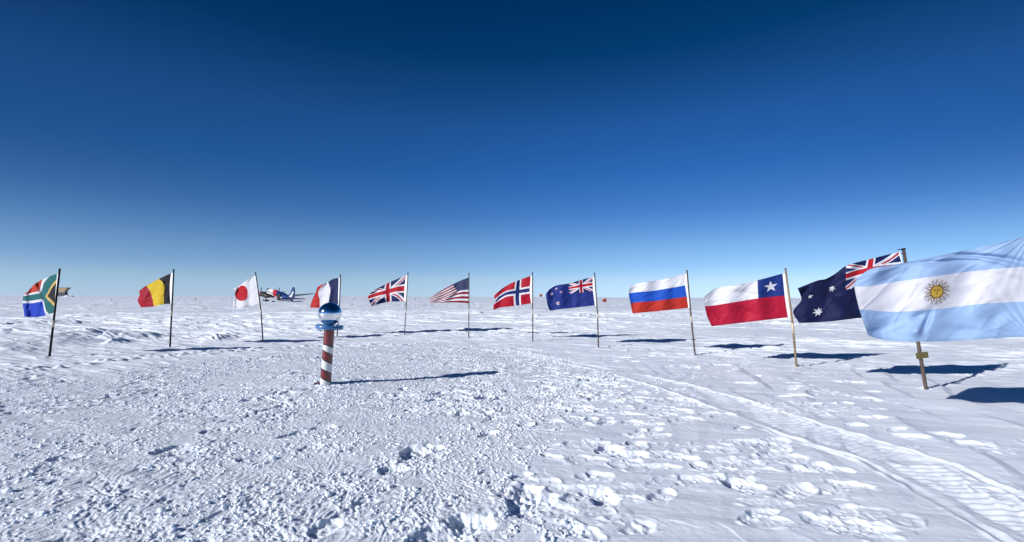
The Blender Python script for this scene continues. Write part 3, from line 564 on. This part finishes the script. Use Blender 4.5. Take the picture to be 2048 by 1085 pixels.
disc.data.polygons.foreach_set('use_smooth', [1 < i//n < 3 or i//n in (1, 3) for i in range(len(ff))])
d = ray(660, 628); sc_ = CAM + d*((b0[1]-.0)/d[1]); sr = .1885
MB().tube([topp + tilt*.02, sc_ - np.array([0, 0, sr*.96])], .012, 12).build('ball_stem', M['dark'], post)
mt, t, b = nodes('mirror_chrome'); b.inputs['Metallic'].default_value = 1; b.inputs['Roughness'].default_value = .025; b.inputs['Base Color'].default_value = (.80, .82, .84, 1)
nz = t.nodes.new('ShaderNodeTexNoise'); nz.inputs['Scale'].default_value = 9; nz.inputs['Detail'].default_value = 3; mr = t.nodes.new('ShaderNodeMapRange'); mr.inputs[3].default_value = .05; mr.inputs[4].default_value = .12; t.links.new(nz.outputs['Fac'], mr.inputs[0]); t.links.new(mr.outputs[0], b.inputs['Roughness'])
vv = []; ff = []; n1, n2 = 48, 96
for i in range(n1+1):
    ph = math.pi*i/n1
    for k in range(n2): q = 2*math.pi*k/n2; vv.append(sc_ + sr*np.array([math.sin(ph)*math.cos(q), math.sin(ph)*math.sin(q), math.cos(ph)]))
ff = [(i*n2+k, (i+1)*n2+k, (i+1)*n2+(k+1) % n2, i*n2+(k+1) % n2) for i in range(n1) for k in range(n2)]
link('mirror_ball', vv, ff, mt, post)
q = foot(637, 769); mb = MB()
mb.box(q+np.array([0, 0, .012]), [.07, .01, .004], [-.01, .05, .004], [0, 0, .012]); sc0 = mb.build('plastic_scrap', M['scrap'], None, False); tag(sc0, 'small maroon scrap half buried in snow at the foot of the striped post', 'scrap')

# ------------------------------------------------------------------ red marker flags
def marker(bx, by, tx, ty, w_, h_, label, rad=.011):
    p = foot(bx, by); d = ray(tx, ty); tp = CAM + d*(p[1]/d[1]); root = empty('marker_flag', p, label, 'marker flag', 'red marker flags in the distance')
    mid = (p+tp)/2 + np.array([.02, 0, 0]); MB().tube([p-np.array([0, 0, .2]), mid, tp], rad, 8).build('cane', M['straw'], root)
    v = []; f = []; nu, nv = 14, 9
    for i in range(nu):
        for j in range(nv):
            u = i/(nu-1); vq = j/(nv-1); h__ = h_*(1-.45*u*(1-vq))
            v.append(tp + np.array([wx*w_*u, wy*w_*u + .05*math.sin(u*6+vq*2)*u, -.01 - h_*vq*(1-.12*u) - .25*h_*u*(1-vq)]))
    f = [(i*nv+j, (i+1)*nv+j, (i+1)*nv+j+1, i*nv+j+1) for i in range(nu-1) for j in range(nv-1)]
    link('flag', v, f, M['redf'], root)
marker(1088,622,1084.5,588,.32,.34,'small red marker flag on a cane between the Norwegian and New Zealand flags')
marker(1215,647,1213,596.5,.22,.24,'small red marker flag on a cane just right of the New Zealand flag', .008)
p = foot(1017, 628); d = ray(1015.5, 602); tp = CAM + d*(p[1]/d[1]); o = MB().tube([p-np.array([0,0,.2]), (p+tp)/2+np.array([.015, 0, 0]), tp], [.012, .011, .008], 8).build('bamboo_stake', M['straw']); tag(o, 'bare thin bamboo stake standing in snow left of the Norwegian flag', 'stake')

# ------------------------------------------------------------------ far building
def at(px, Yd): # a point on the snow at depth Yd in the direction of picture column px
    d = ray(px, 594); p = CAM + d*(Yd/d[1]); p[2] = ground_z(p[0], p[1]); return p
bp_ = at(122, 700); bp_[2] = CAMZ + (ray(122, 593.5)*(700/ray(122, 593.5)[1]))[2]; k = 700/F/ (1.0)
bl = empty('station_building', bp_, 'small far building with a slanted tan roof behind the South African flag', 'building')
X0, X1 = -14*k, 13.5*k; h1, h2 = 8.6*k, 17.3*k
mb = MB(); mb.box(bp_+np.array([X0*.35+1.0, 0, h1*.42]), [abs(X0)*.72+3, 0, 0], [0, 2.2, 0], [0, 0, h1*.6]); mb.build('lower_wall', M['steel'], bl, False)
v = [];  # flared upper storey: wider at the top on the right side
for yy in (-3, 3):
    v += [bp_+np.array([X0, yy*.8, h1]), bp_+np.array([X1*.62, yy*.8, h1]), bp_+np.array([X1+1.2, yy, h2]), bp_+np.array([X0-1, yy, h2])]
link('slanted_roof', v, [(0,1,2,3),(7,6,5,4),(0,4,5,1),(1,5,6,2),(2,6,7,3),(3,7,4,0)], M['tan'], bl, False)
for i in range(5): MB().box(bp_+np.array([X0*.9+i*4.0, -2.26, h1*.55]), [1.0, 0, 0], [0, .05, 0], [0, 0, .9]).build('window', M['glass'], bl, False)
mb = MB(); mb.box(bp_+np.array([(X0+X1)/2, 0, h2+.2]), [(X1-X0)/2+1.6, 0, 0], [0, 3.3, 0], [0, 0, .25]); mb.build('roof_edge', M['brown'], bl, False)
# snow heap beside it
q = at(136, 560); vv = []; ff = []
for i in range(9):
    for kk in range(24):
        rr = 1-i/8; an = 2*math.pi*kk/24; vv.append(q + np.array([8.5*rr*math.cos(an), 5*rr*math.sin(an), -1.0 + 2.8*(1-rr**2)*(1+.2*math.sin(3*an))]))
ff = [(i*24+kk, i*24+(kk+1) % 24, (i+1)*24+(kk+1) % 24, (i+1)*24+kk) for i in range(8) for kk in range(24)]
tag(link('snow_heap', vv, ff, SNOW), 'bright bulldozed snow heap beside the far tan building', 'snow heap')

# ------------------------------------------------------------------ aircraft
def aircraft():
    Yd = 122.0; g = at(553, Yd); gz = g[2]
    d = ray(553, 606); hz = CAMZ + d[2]*(Yd/d[1]); g[2] = max(gz, hz) if abs(gz-hz) < .6 else gz
    root = empty('ski_plane', g, 'twin-engined ski plane, white nose, red flash and blue tail, parked far behind', 'aircraft')
    yaw = R(138.7); hd = np.array([math.cos(yaw), math.sin(yaw), 0]); pit = R(9.5)
    fx = hd*math.cos(pit) + np.array([0, 0, math.sin(pit)]); ly = np.array([-hd[1], hd[0], 0]); uz = np.cross(fx, ly)   # forward, port, up
    O = g + np.array([0, 0, 1.65])                          # reference on the fuselage axis over the main skis
    S = .8
    def Pt(x, y, z): return O + S*(fx*x + ly*y + uz*z)
    # fuselage sections: x forward, half width, half height, centre z
    secs = [(6.9,.05,.05,-.1),(6.75,.35,.35,-.1),(6.3,.72,.72,-.05),(5.5,1.05,1.1,.1),(4.6,1.2,1.3,.2),(2.5,1.25,1.36,.2),(-3,1.22,1.33,.2),(-6,1.05,1.15,.3),(-9,.72,.85,.45),(-11.5,.4,.55,.6),(-13,.15,.3,.7),(-13.3,.04,.1,.72)]
    xs = np.array([s[0] for s in secs])[::-1]; q = np.linspace(-13.3, 6.9, 90); vals = [np.interp(q, xs, np.array([s[i] for s in secs])[::-1]) for i in (1, 2, 3)]
    n = 32; v = []; mi = []; f = []
    for i, x in enumerate(q):
        for k in range(n): an = 2*math.pi*k/n; v.append(Pt(x, vals[0][i]*math.cos(an), vals[2][i] + vals[1][i]*math.sin(an)))
    for i in range(len(q)-1):
        for k in range(n):
            f.append((i*n+k, i*n+(k+1) % n, (i+1)*n+(k+1) % n, (i+1)*n+k)); zz = math.sin(2*math.pi*(k+.5)/n)
            e = q[i]; top = zz
            if e > -2.0 + 3.4*(top+1)/2: m_ = 0                 # white front, edge raked back towards the belly
            elif e > -4.4 + 3.0*(top+1)/2 and top > -.35: m_ = 1   # red flash
            elif e > -6.5 and top < .0: m_ = 0
            else: m_ = 2
            mi.append(m_)
    link('fuselage', v, f, None, root, True, [M['awhite'], M['ared'], M['navy']], mi)
    MB().box(Pt(5.75, 0, .95), fx*.35, ly*.75, uz*.22).build('cockpit_window', M['glass'], root, False)
    for i in range(7): MB().box(Pt(3.9-1.25*i, 1.2, .45), fx*.2, ly*.06, uz*.22).build('cabin_window', M['glass'], root, False)
    MB().box(Pt(-4.6, 1.1, .1), fx*1.0, ly*.12, uz*.9).build('cargo_door', M['dark'], root, False)
    for s in (1, -1):
        v = []; st = [(0, 3.2, -1.6, -.75), (2.9, 3.1, -1.6, -.65), (12.3, 0.55, -1.0, .55), (12.7, .1, -.7, .6)]
        for (yy, xl, xt, zz) in st:
            th_ = .3*(1-yy/16)+.04; v += [Pt(xl, s*yy, zz), Pt((xl*2+xt)/3, s*yy, zz+th_*.7), Pt(xt, s*yy, zz), Pt((xl*2+xt)/3, s*yy, zz-th_*.5)]
        f = [(4*i+k, 4*i+(k+1) % 4, 4*i+4+(k+1) % 4, 4*i+4+k) for i in range(3) for k in range(4)] + [(0,1,2,3),(12,13,14,15)]
        link('wing', v, f, M['alu'], root, False)
        # nacelle, cowl, propeller
        c = [Pt(x, s*2.9, -.35) for x in (-1.6, 0, 2, 3.6, 4.6)]; nac = MB().tube(c, [.2, .6, .68, .66, .6], 18).build('engine_nacelle', M['dark'], root)
        MB().tube([Pt(4.6, s*2.9, -.35), Pt(5.4, s*2.9, -.35), Pt(5.9, s*2.9, -.35)], [.62, .5, .12], 18).build('engine_cowl', M['ared'] if s > 0 else M['dark'], nac)
        pr_ = MB()
        for kk in range(5):
            an = 2*math.pi*kk/5+.3; dr_ = ly*math.cos(an)+uz*math.sin(an); dt = np.cross(fx, dr_); pr_.box(Pt(5.55, s*2.9, -.35)+dr_*.85, dr_*.75, dt*.09, fx*.03)
        pr_.build('propeller', M['dark'], nac, False)
        # stabiliser
        v = []
        for (yy, xl, xt) in ((.1, -10.2, -12.9), (3.7, -11.3, -12.9), (4.1, -12.0, -12.8)):
            v += [Pt(xl, s*yy, .75), Pt((xl+xt)/2, s*yy, .87), Pt(xt, s*yy, .75), Pt((xl+xt)/2, s*yy, .65)]
        f = [(4*i+k, 4*i+(k+1) % 4, 4*i+4+(k+1) % 4, 4*i+4+k) for i in range(2) for k in range(4)] + [(0,1,2,3),(8,9,10,11)]
        link('tailplane', v, f, M['dark'], root, False)
        # main ski
        a0 = O + ly*s*2.9*S + hd*.8; foot_ = a0.copy(); foot_[2] = g[2]+.12
        sk = MB(); sk.tube([foot_-hd*1.7, foot_+hd*1.5, foot_+hd*1.95+np.array([0, 0, .28])], [.16, .2, .08], 10); sk = sk.build('ski', M['dark'], root)
        MB().tube([foot_, Pt(1.2, s*2.9, -.5)], .12, 10).build('landing_strut', M['alu'], sk)
    # fin
    out2 = [(-8.6, .9), (-10.6, 2.3), (-11.5, 4.1), (-12.1, 4.55), (-12.9, 4.45), (-13.5, 3.6), (-13.6, 1.6), (-13.1, .7)]
    v = [Pt(x, .12, z) for x, z in out2] + [Pt(x, -.12, z) for x, z in out2]; n = len(out2)
    fin = link('tail_fin', v, [tuple(range(n)), tuple(range(2*n-1, n-1, -1))] + [(i, i+n, (i+1) % n+n, (i+1) % n) for i in range(n)], M['navy'], root, False)
    em = [(-9.7, 1.15), (-11.2, 1.7), (-11.9, 2.6), (-12.5, 3.15), (-13.1, 3.0), (-12.5, 2.5), (-12.1, 1.6), (-11.4, .95)]
    link('tail_emblem', [Pt(x, .125+.02, z) for x, z in em]+[Pt(x, .121, z) for x, z in em], [tuple(range(8)), tuple(range(15, 7, -1))]+[(i, i+8, (i+1) % 8+8, (i+1) % 8) for i in range(8)], M['awhite'], fin, False)
    ts = Pt(-12.3, 0, .4); fo = ts.copy(); fo[2] = g[2]+.08
    tk = MB(); tk.tube([fo-hd*.5, fo+hd*.6], .12, 8); tk = tk.build('ski', M['dark'], root); MB().tube([fo, ts], .1, 8).build('tail_strut', M['navy'], tk)
    return g
aircraft()
# cargo near the plane, and small dark things on the horizon
def cargo(px, py, w_, h_, label, mat='dark', name='cargo_box'):
    p = foot(px, py); mb = MB(); mb.box(p+np.array([0, 0, h_*.45]), [w_/2, .1, 0], [-.1, w_*.35, 0], [0, 0, h_*.5]); mb.box(p+np.array([0, 0, h_*.97]), [w_*.52, .1, 0], [-.1, w_*.37, 0], [0, 0, h_*.05])
    tag(mb.build(name, M[mat], None, False), label, 'cargo' if name == 'cargo_box' else 'marker', 'things left on the far snow')
cargo(546.5, 606, .60, .36, 'black cargo box on the snow below the nose of the plane')
cargo(533.5, 604, .70, .55, 'dark sledge load on the snow between the Japanese flag and the plane')
def drum(px, py, h_, label):
    p = foot(px, py); r_ = h_*.42; mb = MB(); mb.tube([p-np.array([0, 0, .3]), p+np.array([0, 0, h_*.3]), p+np.array([0, 0, h_*.32]), p+np.array([0, 0, h_*.34]), p+np.array([0, 0, h_])], [r_, r_, r_*1.06, r_, r_], 14)
    tag(mb.build('far_barrel', M['dark'], None), label, 'barrel', 'dark barrels near the horizon')
drum(391, 600, .5, 'tiny dark barrel near the horizon right of the Belgian flag')
drum(708, 599, .55, 'tiny dark barrel near the horizon between the French and British flags, left one')
drum(741, 599.5, .45, 'tiny dark barrel near the horizon touching the tip of the British flag')
drum(831, 600, .5, 'tiny dark barrel near the horizon right of the British flagpole')
drum(223, 600.5, .4, 'tiny dark barrel near the horizon between South African and Belgian flags')
